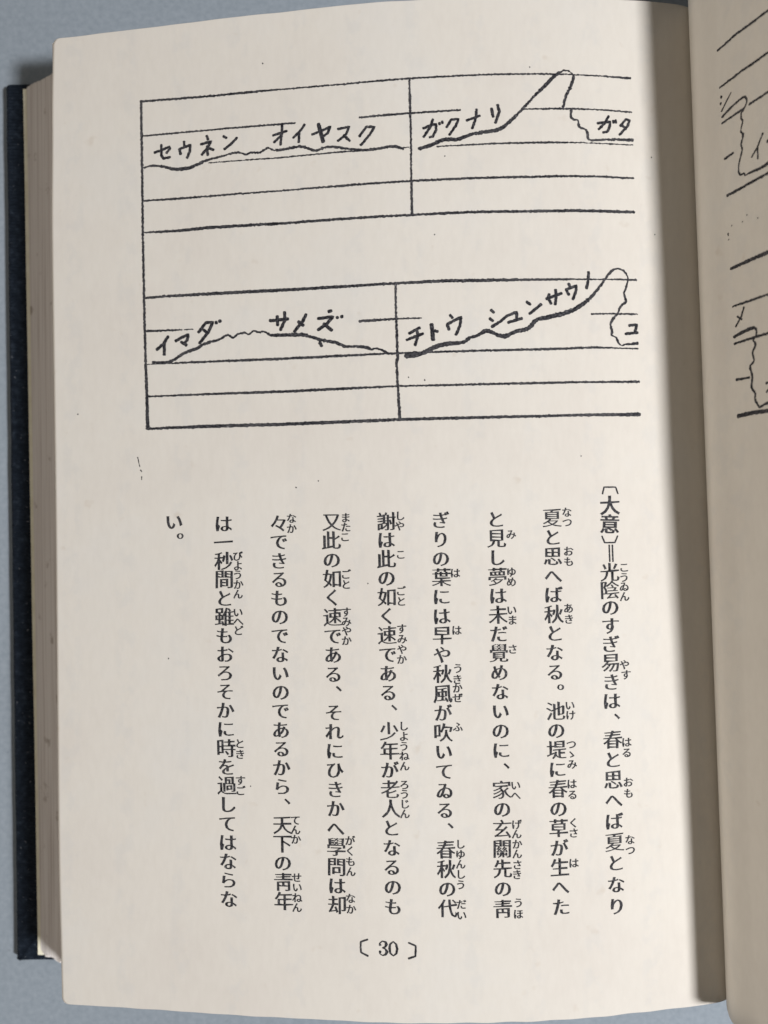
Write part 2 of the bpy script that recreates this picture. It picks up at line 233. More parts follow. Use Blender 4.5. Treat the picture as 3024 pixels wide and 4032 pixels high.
TEXT = [
 [('光',42.88,12.68,3.94,3.77,0),('陰',42.85,16.03,3.94,3.77,0),('の',42.82,19.43,3.94,3.77,0),('す',42.8,22.88,3.94,3.77,0),('ぎ',42.78,26.37,3.94,3.76,0),('易',42.76,29.91,3.93,3.76,0),('き',42.75,33.5,3.93,3.76,0),('は',42.74,37.13,3.93,3.76,0),('、',44.99,39.02,3.94,3.76,0),('春',42.74,44.54,3.93,3.75,0),('と',42.74,48.32,3.93,3.75,0),('思',42.75,52.14,3.93,3.75,0),('へ',42.76,56,3.93,3.74,0),('ば',42.77,59.92,3.92,3.74,0),('夏',42.79,63.88,3.92,3.74,0),('と',42.81,67.88,3.92,3.73,0),('な',42.84,71.94,3.92,3.73,0),('り',42.87,76.03,3.92,3.73,0),('大',43.16,-0.07,4.05,3.88,1),('意',43.08,3.52,4.05,3.88,1),('こ',45.73,11.86,2.08,1.99,2),('う',45.72,13.74,2.08,1.99,2),('ゐ',45.71,15.62,2.08,1.99,2),('ん',45.71,17.49,2.08,1.99,2),('や',45.48,30.37,2.07,1.98,2),('す',45.64,32.32,2.07,1.98,2),('は',45.5,45.22,2.07,1.98,2),('る',45.51,47.2,2.07,1.98,2),('お',45.69,52.81,2.07,1.97,2),('も',45.7,54.83,2.07,1.97,2),('な',45.75,63.75,2.07,1.97,2),('つ',45.81,65.73,2.07,1.97,2)],
 [('夏',31.88,2.04,3.82,3.76,0),('と',31.87,5.67,3.81,3.75,0),('思',31.86,9.3,3.81,3.75,0),('へ',31.85,12.94,3.81,3.75,0),('ば',31.85,16.58,3.81,3.75,0),('秋',31.85,20.22,3.81,3.74,0),('と',31.85,23.87,3.81,3.74,0),('な',31.85,27.53,3.81,3.74,0),('る',31.85,31.18,3.81,3.74,0),('。',34.05,33.02,3.82,3.74,0),('池',31.87,38.51,3.8,3.73,0),('の',31.88,42.18,3.8,3.73,0),('堤',31.9,45.85,3.8,3.73,0),('に',31.92,49.53,3.8,3.72,0),('春',31.94,53.21,3.8,3.72,0),('の',31.96,56.9,3.8,3.72,0),('草',31.98,60.59,3.8,3.72,0),('が',32.01,64.29,3.8,3.72,0),('生',32.03,67.98,3.79,3.71,0),('へ',32.07,71.69,3.79,3.71,0),('た',32.1,75.39,3.79,3.71,0),('な',34.69,1.01,2.01,1.98,2),('つ',34.74,2.94,2.01,1.98,2),('お',34.88,8.44,2.01,1.97,2),('も',34.89,10.37,2.01,1.97,2),('あ',34.66,19.22,2.01,1.97,2),('き',34.71,21.3,2.01,1.97,2),('い',34.57,37.62,2,1.96,2),('け',34.63,39.4,2,1.96,2),('つ',34.67,44.91,2,1.96,2),('ゝ',34.7,46.78,2,1.96,2),('み',34.74,48.65,2,1.96,2),('は',34.66,52.38,2,1.96,2),('る',34.72,54.39,2,1.96,2),('く',34.85,59.76,2,1.96,2),('さ',34.81,61.67,2,1.96,2),('は',34.7,67.29,2,1.95,2)],
 [('と',21.18,2.03,3.75,3.75,0),('見',21.21,5.61,3.75,3.75,0),('し',21.23,9.21,3.75,3.74,0),('夢',21.25,12.81,3.75,3.74,0),('は',21.27,16.42,3.75,3.74,0),('未',21.28,20.03,3.75,3.74,0),('だ',21.3,23.66,3.74,3.74,0),('覺',21.3,27.29,3.74,3.73,0),('め',21.31,30.93,3.74,3.73,0),('な',21.31,34.58,3.74,3.73,0),('い',21.31,38.24,3.74,3.73,0),('の',21.31,41.91,3.74,3.72,0),('に',21.3,45.58,3.74,3.72,0),('、',23.43,47.41,3.75,3.72,0),('家',21.27,52.96,3.74,3.72,0),('の',21.26,56.66,3.73,3.71,0),('玄',21.24,60.36,3.73,3.71,0),('關',21.22,64.08,3.73,3.71,0),('先',21.19,67.8,3.73,3.71,0),('の',21.16,71.53,3.73,3.71,0),('靑',21.13,75.27,3.73,3.7,0),('み',23.96,4.9,1.98,1.97,2),('ゆ',23.92,12.05,1.97,1.97,2),('め',23.89,13.88,1.97,1.97,2),('い',23.88,19.25,1.97,1.97,2),('ま',23.94,21.08,1.97,1.96,2),('さ',23.83,26.63,1.97,1.96,2),('い',23.96,52.21,1.97,1.95,2),('へ',23.93,54.12,1.97,1.95,2),('げ',23.97,59.55,1.97,1.95,2),('ん',23.98,61.39,1.97,1.95,2),('か',23.99,63.23,1.97,1.95,2),('ん',24,65.08,1.97,1.95,2),('さ',23.96,67.12,1.97,1.95,2),('き',23.93,68.93,1.97,1.95,2),('う',24.02,74.21,1.96,1.95,2),('ほ',23.98,76.34,1.96,1.95,2)],
 [('ぎ',10.71,1.84,3.75,3.76,0),('り',10.68,5.47,3.74,3.75,0),('の',10.65,9.1,3.74,3.75,0),('葉',10.62,12.74,3.74,3.75,0),('に',10.6,16.38,3.74,3.75,0),('は',10.58,20.03,3.74,3.74,0),('早',10.56,23.67,3.74,3.74,0),('や',10.55,27.32,3.74,3.74,0),('秋',10.54,30.98,3.74,3.74,0),('風',10.54,34.64,3.74,3.74,0),('が',10.54,38.3,3.73,3.73,0),('吹',10.54,41.96,3.73,3.73,0),('い',10.54,45.62,3.73,3.73,0),('て',10.56,49.29,3.73,3.73,0),('ゐ',10.57,52.96,3.73,3.72,0),('る',10.59,56.64,3.73,3.72,0),('、',12.75,58.44,3.73,3.72,0),('春',10.63,64,3.73,3.72,0),('秋',10.66,67.68,3.72,3.72,0),('の',10.69,71.37,3.72,3.71,0),('代',10.73,75.06,3.72,3.71,0),('は',13.37,11.92,1.97,1.97,2),('は',13.36,22.77,1.96,1.97,2),('う',13.47,29.97,1.96,1.96,2),('き',13.38,31.98,1.96,1.96,2),('か',13.35,33.7,1.96,1.96,2),('ぜ',13.36,35.53,1.96,1.96,2),('ふ',13.26,40.98,1.96,1.96,2),('し',13.34,63.04,1.96,1.95,2),('ゆ',13.32,64.94,1.96,1.95,2),('ん',13.29,66.83,1.96,1.95,2),('し',13.27,68.72,1.96,1.95,2),('う',13.25,70.62,1.96,1.95,2),('だ',13.32,74.33,1.96,1.95,2),('い',13.29,76.33,1.96,1.95,2)],
 [('謝',0.36,1.8,3.76,3.77,0),('は',0.33,5.39,3.76,3.77,0),('此',0.32,8.98,3.76,3.76,0),('の',0.3,12.58,3.76,3.76,0),('如',0.29,16.18,3.76,3.76,0),('く',0.28,19.8,3.76,3.76,0),('速',0.27,23.41,3.76,3.76,0),('で',0.26,27.04,3.76,3.75,0),('あ',0.26,30.67,3.75,3.75,0),('る',0.26,34.3,3.75,3.75,0),('、',2.41,36.05,3.75,3.74,0),('少',0.27,41.59,3.75,3.74,0),('年',0.28,45.25,3.75,3.74,0),('が',0.29,48.91,3.75,3.74,0),('老',0.3,52.57,3.75,3.74,0),('人',0.32,56.24,3.75,3.74,0),('と',0.34,59.92,3.74,3.73,0),('な',0.36,63.6,3.74,3.73,0),('る',0.39,67.29,3.74,3.73,0),('の',0.41,70.99,3.74,3.73,0),('も',0.45,74.69,3.74,3.72,0),('し',3.03,0.81,1.98,1.98,2),('や',3,2.74,1.98,1.98,2),('こ',3,8.14,1.97,1.98,2),('ご',2.97,15.13,1.97,1.97,2),('と',2.99,17.06,1.97,1.97,2),('す',2.99,22.26,1.97,1.97,2),('み',2.97,24.18,1.97,1.97,2),('や',2.96,26.11,1.97,1.97,2),('か',2.94,28.03,1.97,1.97,2),('し',3.05,40.71,1.97,1.97,2),('よ',3.06,42.58,1.97,1.97,2),('う',3.06,44.45,1.97,1.96,2),('ね',3.06,46.32,1.97,1.96,2),('ん',3.07,48.19,1.97,1.96,2),('ろ',3.01,51.64,1.97,1.96,2),('う',2.99,53.49,1.97,1.96,2),('じ',2.97,55.34,1.97,1.96,2),('ん',2.96,57.19,1.97,1.96,2)],
 [('又',-10.11,1.57,3.82,3.8,0),('此',-10.13,5.21,3.81,3.79,0),('の',-10.14,8.85,3.81,3.79,0),('如',-10.16,12.49,3.81,3.79,0),('く',-10.17,16.13,3.81,3.79,0),('速',-10.19,19.78,3.81,3.78,0),('で',-10.2,23.42,3.81,3.78,0),('あ',-10.21,27.07,3.81,3.78,0),('る',-10.21,30.72,3.81,3.78,0),('、',-8.03,32.44,3.79,3.77,0),('そ',-10.22,38.03,3.8,3.77,0),('れ',-10.22,41.68,3.8,3.77,0),('に',-10.22,45.34,3.8,3.77,0),('ひ',-10.22,49,3.8,3.77,0),('き',-10.21,52.66,3.8,3.77,0),('か',-10.2,56.32,3.8,3.76,0),('へ',-10.2,59.98,3.8,3.76,0),('學',-10.18,63.64,3.8,3.76,0),('問',-10.17,67.31,3.79,3.76,0),('は',-10.16,70.98,3.79,3.76,0),('却',-10.14,74.65,3.79,3.75,0),('ま',-7.35,0.82,2,1.99,2),('た',-7.33,2.66,2,1.99,2),('こ',-7.51,4.55,2,1.99,2),('ご',-7.48,11.69,2,1.99,2),('と',-7.52,13.63,2,1.99,2),('す',-7.56,18.91,2,1.99,2),('み',-7.55,20.72,2,1.99,2),('や',-7.55,22.53,2,1.98,2),('か',-7.55,24.34,2,1.98,2),('が',-7.5,62.36,1.99,1.97,2),('く',-7.49,64.31,1.99,1.97,2),('も',-7.47,66.27,1.99,1.97,2),('ん',-7.46,68.22,1.99,1.97,2),('な',-7.59,73.27,1.99,1.97,2),('か',-7.53,75.33,1.99,1.97,2)],
 [('々',-20.36,1.6,3.88,3.83,0),('で',-20.38,5.2,3.88,3.82,0),('き',-20.4,8.81,3.88,3.82,0),('る',-20.42,12.42,3.88,3.82,0),('も',-20.44,16.03,3.88,3.82,0),('の',-20.46,19.65,3.87,3.82,0),('で',-20.48,23.27,3.87,3.81,0),('な',-20.49,26.89,3.87,3.81,0),('い',-20.51,30.51,3.87,3.81,0),('の',-20.52,34.14,3.87,3.81,0),('で',-20.53,37.77,3.87,3.81,0),('あ',-20.54,41.41,3.87,3.8,0),('る',-20.55,45.04,3.87,3.8,0),('か',-20.55,48.68,3.87,3.8,0),('ら',-20.56,52.32,3.87,3.8,0),('、',-18.35,53.98,3.85,3.79,0),('天',-20.57,59.61,3.86,3.79,0),('下',-20.57,63.26,3.86,3.79,0),('の',-20.57,66.91,3.86,3.79,0),('靑',-20.56,70.57,3.86,3.79,0),('年',-20.56,74.22,3.86,3.79,0),('な',-17.85,0.73,2.04,2.01,2),('か',-17.83,2.69,2.03,2.01,2),('て',-18.04,58.68,2.03,1.99,2),('ん',-18.02,60.52,2.03,1.99,2),('か',-18,62.36,2.03,1.99,2),('せ',-17.91,69.63,2.02,1.99,2),('い',-17.93,71.54,2.02,1.99,2),('ね',-17.94,73.45,2.02,1.99,2),('ん',-17.96,75.35,2.02,1.99,2)],
 [('は',-31.35,1.41,3.96,3.86,0),('一',-31.37,5.04,3.96,3.86,0),('秒',-31.38,8.66,3.96,3.86,0),('間',-31.4,12.29,3.96,3.86,0),('と',-31.41,15.92,3.96,3.86,0),('雖',-31.42,19.55,3.96,3.85,0),('も',-31.43,23.18,3.96,3.85,0),('お',-31.43,26.82,3.96,3.85,0),('ろ',-31.44,30.46,3.95,3.85,0),('そ',-31.44,34.09,3.95,3.85,0),('か',-31.44,37.73,3.95,3.84,0),('に',-31.45,41.38,3.95,3.84,0),('時',-31.44,45.02,3.95,3.84,0),('を',-31.44,48.67,3.95,3.84,0),('過',-31.44,52.31,3.95,3.83,0),('し',-31.43,55.96,3.95,3.83,0),('て',-31.43,59.61,3.95,3.83,0),('は',-31.42,63.27,3.94,3.83,0),('な',-31.41,66.92,3.94,3.83,0),('ら',-31.4,70.58,3.94,3.82,0),('な',-31.39,74.24,3.94,3.82,0),('び',-28.6,7.76,2.07,2.02,2),('よ',-28.6,9.61,2.07,2.02,2),('う',-28.61,11.46,2.07,2.02,2),('か',-28.61,13.31,2.07,2.02,2),('ん',-28.61,15.16,2.07,2.02,2),('い',-28.67,18.76,2.07,2.02,2),('へ',-28.69,20.49,2.07,2.02,2),('ど',-28.72,22.21,2.07,2.02,2),('と',-28.75,44.15,2.07,2.01,2),('き',-28.73,46.21,2.07,2.01,2),('す',-28.76,51.27,2.07,2.01,2),('ご',-28.74,53.23,2.07,2.01,2)],
 [('い',-41.35,0.76,4.04,3.9,0),('。',-38.88,2.52,4.02,3.89,0)]]

# ------------------------------------------------------------------ surfaces
A_SH, B_SH, TILT, SKEW = 0.0172, 0.0277, 0.013, 0.016

class Spline:
    def __init__(self, ts, ps, mono=False):
        self.t, self.p = ts, ps
        n = len(ts)
        self.m = []
        for i in range(n):
            if i == 0:
                m = (ps[1] - ps[0]) / (ts[1] - ts[0])
            elif i == n - 1:
                m = (ps[-1] - ps[-2]) / (ts[-1] - ts[-2])
            else:
                h0, h1 = ts[i] - ts[i - 1], ts[i + 1] - ts[i]
                d0, d1 = (ps[i] - ps[i - 1]) / h0, (ps[i + 1] - ps[i]) / h1
                if mono:
                    m = 0.0 if d0 * d1 <= 0 else 2 * d0 * d1 / (d0 + d1)
                else:
                    m = (d0 * h1 + d1 * h0) / (h0 + h1)
            self.m.append(m)
    def __call__(self, x):
        t = self.t
        if x <= t[0]:
            return self.p[0] + self.m[0] * (x - t[0])
        if x >= t[-1]:
            return self.p[-1] + self.m[-1] * (x - t[-1])
        i = 0
        while x > t[i + 1]:
            i += 1
        h = t[i + 1] - t[i]
        q = (x - t[i]) / h
        return ((2*q**3 - 3*q**2 + 1) * self.p[i] + (q**3 - 2*q**2 + q) * h * self.m[i]
                + (3*q**2 - 2*q**3) * self.p[i + 1] + (q**3 - q**2) * h * self.m[i + 1])

H = Spline([a for a, b in LEFT_PROFILE], [b for a, b in LEFT_PROFILE], True)
rt_t = [0.0]
for (a, b), (c, d) in zip(RIGHT_PROFILE, RIGHT_PROFILE[1:]):
    rt_t.append(rt_t[-1] + math.hypot(c - a, d - b))
RX = Spline(rt_t, [a for a, b in RIGHT_PROFILE])
RZ = Spline(rt_t, [b for a, b in RIGHT_PROFILE])

def world_pt(xb, yb, z):
    """book frame (across, down, up) to world"""
    return Vector((xb + A_SH * yb, -(yb - B_SH * xb), z + TILT * yb))

def smooth(x):
    x = max(0.0, min(1.0, x))
    return x * x * (3 - 2 * x)

def left_z(xb, yb):
    return H(xb - SKEW * yb * smooth((xb - 0.050) / 0.013))

def left_pt(xb, yb, off=0.0):
    e = 0.0004
    p = world_pt(xb, yb, left_z(xb, yb))
    if off == 0.0:
        return p
    s = (left_z(xb + e, yb) - left_z(xb - e, yb)) / (2 * e)
    n = Vector((-s, 0, 1)).normalized()
    return p + n * off

def right_pt(t, yb, off=0.0):
    e = 0.0003
    ripple = math.sin(31 * yb + 0.6) * 0.6 + math.sin(73 * yb + 140 * t + 2.0) * 0.4
    x, z = RX(t) + 0.00012 * ripple * smooth((t - 0.018) / 0.01), RZ(t) + 0.0006 * ripple * smooth((t - 0.029) / 0.012) - (0.030 if yb < 0 else 0.060) * yb * smooth((t - 0.029) / 0.012)
    dx, dz = RX(t + e) - RX(t - e), RZ(t + e) - RZ(t - e)
    l = math.hypot(dx, dz)
    return world_pt(x + SKEW * yb - dz / l * off, yb, z + dx / l * off)

# ------------------------------------------------------------------ materials
def new_mat(name):
    m = bpy.data.materials.new(name)
    m.use_nodes = True
    nt = m.node_tree
    return m, nt, nt.nodes["Principled BSDF"]

def coords(nt, scale=(1, 1, 1)):
    tc = nt.nodes.new('ShaderNodeTexCoord')
    mp = nt.nodes.new('ShaderNodeMapping')
    mp.inputs['Scale'].default_value = scale
    nt.links.new(tc.outputs['Object'], mp.inputs['Vector'])
    return mp.outputs['Vector']

def noise(nt, vec, scale, detail=4, rough=0.55):
    n = nt.nodes.new('ShaderNodeTexNoise')
    n.inputs['Scale'].default_value = scale
    n.inputs['Detail'].default_value = detail
    n.inputs['Roughness'].default_value = rough
    nt.links.new(vec, n.inputs['Vector'])
    return n.outputs['Fac']

def ramp(nt, fac, stops):
    r = nt.nodes.new('ShaderNodeValToRGB')
    els = r.color_ramp.elements
    while len(els) < len(stops):
        els.new(0.5)
    for e, (p, c) in zip(els, stops):
        e.position = p
        e.color = (*c, 1) if len(c) == 3 else c
    nt.links.new(fac, r.inputs['Fac'])
    return r.outputs['Color']

def mix(nt, fac, a, b, mode='MIX'):
    n = nt.nodes.new('ShaderNodeMix')
    n.data_type = 'RGBA'
    n.blend_type = mode
    for sock, v in ((n.inputs[0], fac), (n.inputs[6], a), (n.inputs[7], b)):
        if hasattr(v, 'is_linked'):
            nt.links.new(v, sock)
        elif isinstance(v, tuple):
            sock.default_value = (*v, 1)
        else:
            sock.default_value = v
    return n.outputs[2]

def bump(nt, bsdf, fac, strength, dist):
    b = nt.nodes.new('ShaderNodeBump')
    b.inputs['Strength'].default_value = strength
    b.inputs['Distance'].default_value = dist
    nt.links.new(fac, b.inputs['Height'])
    nt.links.new(b.outputs['Normal'], bsdf.inputs['Normal'])

def paper_mat():
    m, nt, b = new_mat("old_paper")
    v = coords(nt)
    cloud = noise(nt, v, 38, 5, 0.6)
    fibre = noise(nt, coords(nt, (1, 0.35, 1)), 900, 3, 0.6)
    c1 = ramp(nt, cloud, [(0.30, (0.614, 0.564, 0.490)), (0.52, (0.638, 0.592, 0.514)), (0.72, (0.628, 0.592, 0.527))])
    c2 = mix(nt, 0.10, c1, ramp(nt, fibre, [(0.3, (0.50, 0.47, 0.44)), (0.7, (0.72, 0.69, 0.65))]))
    # print on the back of the leaf showing faintly through, in broken vertical lines
    wv = nt.nodes.new('ShaderNodeTexWave')
    wv.bands_direction = 'X'
    wv.inputs['Scale'].default_value = 27.6
    wv.inputs['Distortion'].default_value = 0.5
    nt.links.new(v, wv.inputs['Vector'])
    blot = noise(nt, coords(nt, (1, 0.8, 1)), 330, 3, 0.6)
    gh = nt.nodes.new('ShaderNodeMath')
    gh.operation = 'MULTIPLY'
    nt.links.new(ramp(nt, wv.outputs['Fac'], [(0.60, (0, 0, 0)), (0.85, (1, 1, 1))]), gh.inputs[0])
    nt.links.new(ramp(nt, blot, [(0.48, (0, 0, 0)), (0.62, (0.17, 0.17, 0.17))]), gh.inputs[1])
    c2 = mix(nt, gh.outputs[0], c2, (0.50, 0.495, 0.475))
    fox = noise(nt, v, 260, 2, 0.5)
    c2 = mix(nt, ramp(nt, fox, [(0.70, (0, 0, 0)), (0.80, (0.35, 0.35, 0.35))]), c2, (0.50, 0.42, 0.33))
    nt.links.new(c2, b.inputs['Base Color'])
    b.inputs['Roughness'].default_value = 0.85
    b.inputs['Specular IOR Level'].default_value = 0.18
    bump(nt, b, fibre, 0.25, 0.00004)
    return m

def ink_mat(name, worn, black=(0.011, 0.011, 0.014)):
    m, nt, b = new_mat(name)
    fine = noise(nt, coords(nt), 2600, 3, 0.6)
    dens = noise(nt, coords(nt), 170, 2, 0.5)
    c = ramp(nt, fine, [(0.50 - worn * 0.25, black), (0.72 - worn * 0.12, (0.075, 0.072, 0.075)), (0.80 - worn * 0.1, (0.30, 0.29, 0.28))])
    c = mix(nt, ramp(nt, dens, [(0.46, (0, 0, 0)), (0.75, (worn * 0.4, worn * 0.4, worn * 0.4))]), c, (0.20, 0.19, 0.185))
    nt.links.new(c, b.inputs['Base Color'])
    b.inputs['Roughness'].default_value = 0.7
    b.inputs['Specular IOR Level'].default_value = 0.15
    return m

def edge_mat():
    m, nt, b = new_mat("page_edges")
    streak = noise(nt, coords(nt, (1500, 16, 2400)), 1.0, 4, 0.6)
    spots = noise(nt, coords(nt), 230, 3, 0.5)
    c = ramp(nt, streak, [(0.28, (0.60, 0.54, 0.49)), (0.5, (0.76, 0.71, 0.66)), (0.75, (0.83, 0.79, 0.74))])
    c = mix(nt, ramp(nt, spots, [(0.64, (0, 0, 0)), (0.74, (0.6, 0.6, 0.6))]), c, (0.30, 0.23, 0.17))
    nt.links.new(c, b.inputs['Base Color'])
    b.inputs['Roughness'].default_value = 0.9
    b.inputs['Specular IOR Level'].default_value = 0.1
    return m

def endpaper_mat():
    m, nt, b = new_mat("cream_endpaper")
    n = noise(nt, coords(nt), 300, 3)
    nt.links.new(ramp(nt, n, [(0.3, (0.76, 0.71, 0.53)), (0.7, (0.86, 0.82, 0.65))]), b.inputs['Base Color'])
    b.inputs['Roughness'].default_value = 0.85
    return m

def cloth_mat():
    m, nt, b = new_mat("black_book_cloth")
    v = coords(nt)
    w = nt.nodes.new('ShaderNodeTexWave')
    w.bands_direction = 'Y'
    w.inputs['Scale'].default_value = 420
    w.inputs['Distortion'].default_value = 2.0
    w.inputs['Detail'].default_value = 2
    w.inputs['Detail Scale'].default_value = 3
    nt.links.new(v, w.inputs['Vector'])
    lint = noise(nt, v, 1500, 2, 0.5)
    grain = noise(nt, v, 700, 4, 0.6)
    c = ramp(nt, grain, [(0.3, (0.004, 0.007, 0.012)), (0.55, (0.010, 0.015, 0.023)), (0.75, (0.026, 0.035, 0.048))])
    c = mix(nt, ramp(nt, lint, [(0.70, (0, 0, 0)), (0.76, (0.6, 0.6, 0.6))]), c, (0.24, 0.25, 0.27))
    nt.links.new(c, b.inputs['Base Color'])
    b.inputs['Roughness'].default_value = 0.75
    b.inputs['Specular IOR Level'].default_value = 0.10
    h = nt.nodes.new('ShaderNodeMath')
    h.operation = 'ADD'
    nt.links.new(w.outputs['Fac'], h.inputs[0])
    nt.links.new(grain, h.inputs[1])
    bump(nt, b, h.outputs[0], 0.6, 0.0003)
    return m

def table_mat():
    m, nt, b = new_mat("grey_blue_laminate")
    v = coords(nt)
    big = noise(nt, v, 14, 4, 0.55)
    fine = noise(nt, v, 800, 3, 0.6)
    c = ramp(nt, big, [(0.3, (0.240, 0.274, 0.302)), (0.7, (0.272, 0.310, 0.340))])
    c = mix(nt, 0.22, c, ramp(nt, fine, [(0.3, (0.15, 0.18, 0.20)), (0.7, (0.39, 0.42, 0.45))]))
    dust = noise(nt, v, 420, 2, 0.5)
    c = mix(nt, ramp(nt, dust, [(0.72, (0, 0, 0)), (0.80, (0.35, 0.35, 0.35))]), c, (0.12, 0.13, 0.14))
    nt.links.new(c, b.inputs['Base Color'])
    b.inputs['Roughness'].default_value = 0.55
    b.inputs['Specular IOR Level'].default_value = 0.3
    bump(nt, b, fine, 0.15, 0.00006)
    return m

PAPER = paper_mat()
INK = ink_mat("printing_ink", 0.25)
INK_WORN = ink_mat("worn_drawing_ink", 0.42)
INK_TEXT = ink_mat("type_ink", 0.3, (0.014, 0.014, 0.016))
EDGE, ENDPAPER, CLOTH, TABLE = edge_mat(), endpaper_mat(), cloth_mat(), table_mat()

# ------------------------------------------------------------------ mesh helpers
def link(name, verts, faces, material, parent=None, shade=True):
    me = bpy.data.meshes.new(name)
    me.from_pydata([tuple(v) for v in verts], [], faces)
    me.materials.append(material)
    if shade:
        for p in me.polygons:
            p.use_smooth = True
    me.update()
    o = bpy.data.objects.new(name, me)
    col.objects.link(o)
    if parent is not None:
        o.parent = parent
    return o

def slab(rows_top, rows_bot):
    """closed sheet between two grids of points of the same size"""
    nr, nc = len(rows_top), len(rows_top[0])
    verts = [p for r in rows_top for p in r] + [p for r in rows_bot for p in r]
    N = nr * nc
    faces = []
    for i in range(nr - 1):
        for j in range(nc - 1):
            a, b, c, d = i*nc + j, i*nc + j + 1, (i+1)*nc + j + 1, (i+1)*nc + j
            faces.append((a, d, c, b))
            faces.append((N + a, N + b, N + c, N + d))
    rim = ([(i, 0) for i in range(nr)] + [(nr - 1, j) for j in range(1, nc)]
           + [(i, nc - 1) for i in range(nr - 2, -1, -1)] + [(0, j) for j in range(nc - 2, 0, -1)])
    idx = [i*nc + j for i, j in rim]
    for a, b in zip(idx, idx[1:] + idx[:1]):
        faces.append((a, N + a, N + b, b))
    return verts, faces

def fix_normals(o):
    bm = bmesh.new()
    bm.from_mesh(o.data)
    bmesh.ops.recalc_face_normals(bm, faces=bm.faces)
    bm.to_mesh(o.data)
    bm.free()
    return o

def wob(seed, n=6, lo=20, hi=140):
    r = random.Random(seed)
    comp = [(r.uniform(lo, hi), r.uniform(0, 6.28), r.uniform(0.4, 1.0)) for _ in range(n)]
    tot = sum(c[2] for c in comp)
    return lambda x: sum(a * math.sin(f * x + p) for f, p, a in comp) / tot

# ------------------------------------------------------------------ the setting
def make_table():
    n = 24
    verts, faces = [], []
    S = 1.4
    for i in range(n + 1):
        for j in range(n + 1):
            verts.append((-S/2 + S*j/n, -S/2 + S*i/n, 0.0))
    for i in range(n):
        for j in range(n):
            a = i*(n+1) + j
            faces.append((a, a+1, a+n+2, a+n+1))
    o = link("tabletop", verts, faces, TABLE)
    o["kind"] = "structure"
    o["label"] = "plain grey blue tabletop under the open book"
make_table()

# ------------------------------------------------------------------ the book
book = bpy.data.objects.new("open_book", None)
book.location = (0, 0, 0)
col.objects.link(book)
book["label"] = "old open book in black cloth, music staves above Japanese text on cream pages"
book["category"] = "book"

Y0, Y1 = -0.0978, 0.0965            # head and tail of the page
XL = -0.0659

def edge_bow(yb):
    pts = [(-0.098, 0.0004), (-0.082, 0.0000), (-0.058, -0.00035), (-0.006, -0.00025), (0.066, -0.00045), (0.097, -0.0001)]
    for (a, p), (b, q) in zip(pts, pts[1:]):
        if yb <= b:
            return p + (q - p) * smooth((yb - a) / (b - a))
    return pts[-1][1]

def page_left_x(yb):
    r = 0.0014
    x = XL + edge_bow(yb)
    for d in (yb - Y0, Y1 - yb):
        if d < r:
            x += r - math.sqrt(max(0.0, r*r - (r - d)**2))
    return x

def yrows(n, dense=True):
    ys = [Y0 + (Y1 - Y0) * i / n for i in range(n + 1)]
    if dense:
        for d in (0.00008, 0.0002, 0.0004, 0.0007, 0.0010, 0.0014):
            ys += [Y0 + d, Y1 - d]
    return sorted(ys)

head_w, tail_w = wob(3, 9, 20, 900), wob(4, 9, 20, 900)
def make_left_page():
    ys = yrows(60)
    nx = 260
    top, bot = [], []
    for y in ys:
        x0 = page_left_x(y)
        x1 = 0.0662 + SKEW * y
        ra, rb = [], []
        for j in range(nx + 1):
            x = x0 + (x1 - x0) * j / nx
            k = (y - Y0) / (Y1 - Y0)
            yy = y + (1 - k)**8 * head_w(x) * 0.00014 + k**8 * tail_w(x) * 0.00014
            ra.append(left_pt(x, yy))
            rb.append(left_pt(x, yy, -0.00012))
        top.append(ra)
        bot.append(rb)
    o = link("page", *slab(top, bot), PAPER, book)
    o["label"] = "left page printed with music staves, text columns and the page number 30"
    return fix_normals(o)

def make_right_page():
    ys = yrows(40, False)
    nx = 420
    t1 = rt_t[-1]
    top = [[right_pt(0.0005 + (t1 - 0.0005) * j / nx, y) for j in range(nx + 1)] for y in ys]
    bot = [[right_pt(0.0005 + (t1 - 0.0005) * j / nx, y, -0.00012) for j in range(nx + 1)] for y in ys]
    o = link("page", *slab(top, bot), PAPER, book)
    o["label"] = "right page standing up steeply out of the gutter"
    return fix_normals(o)

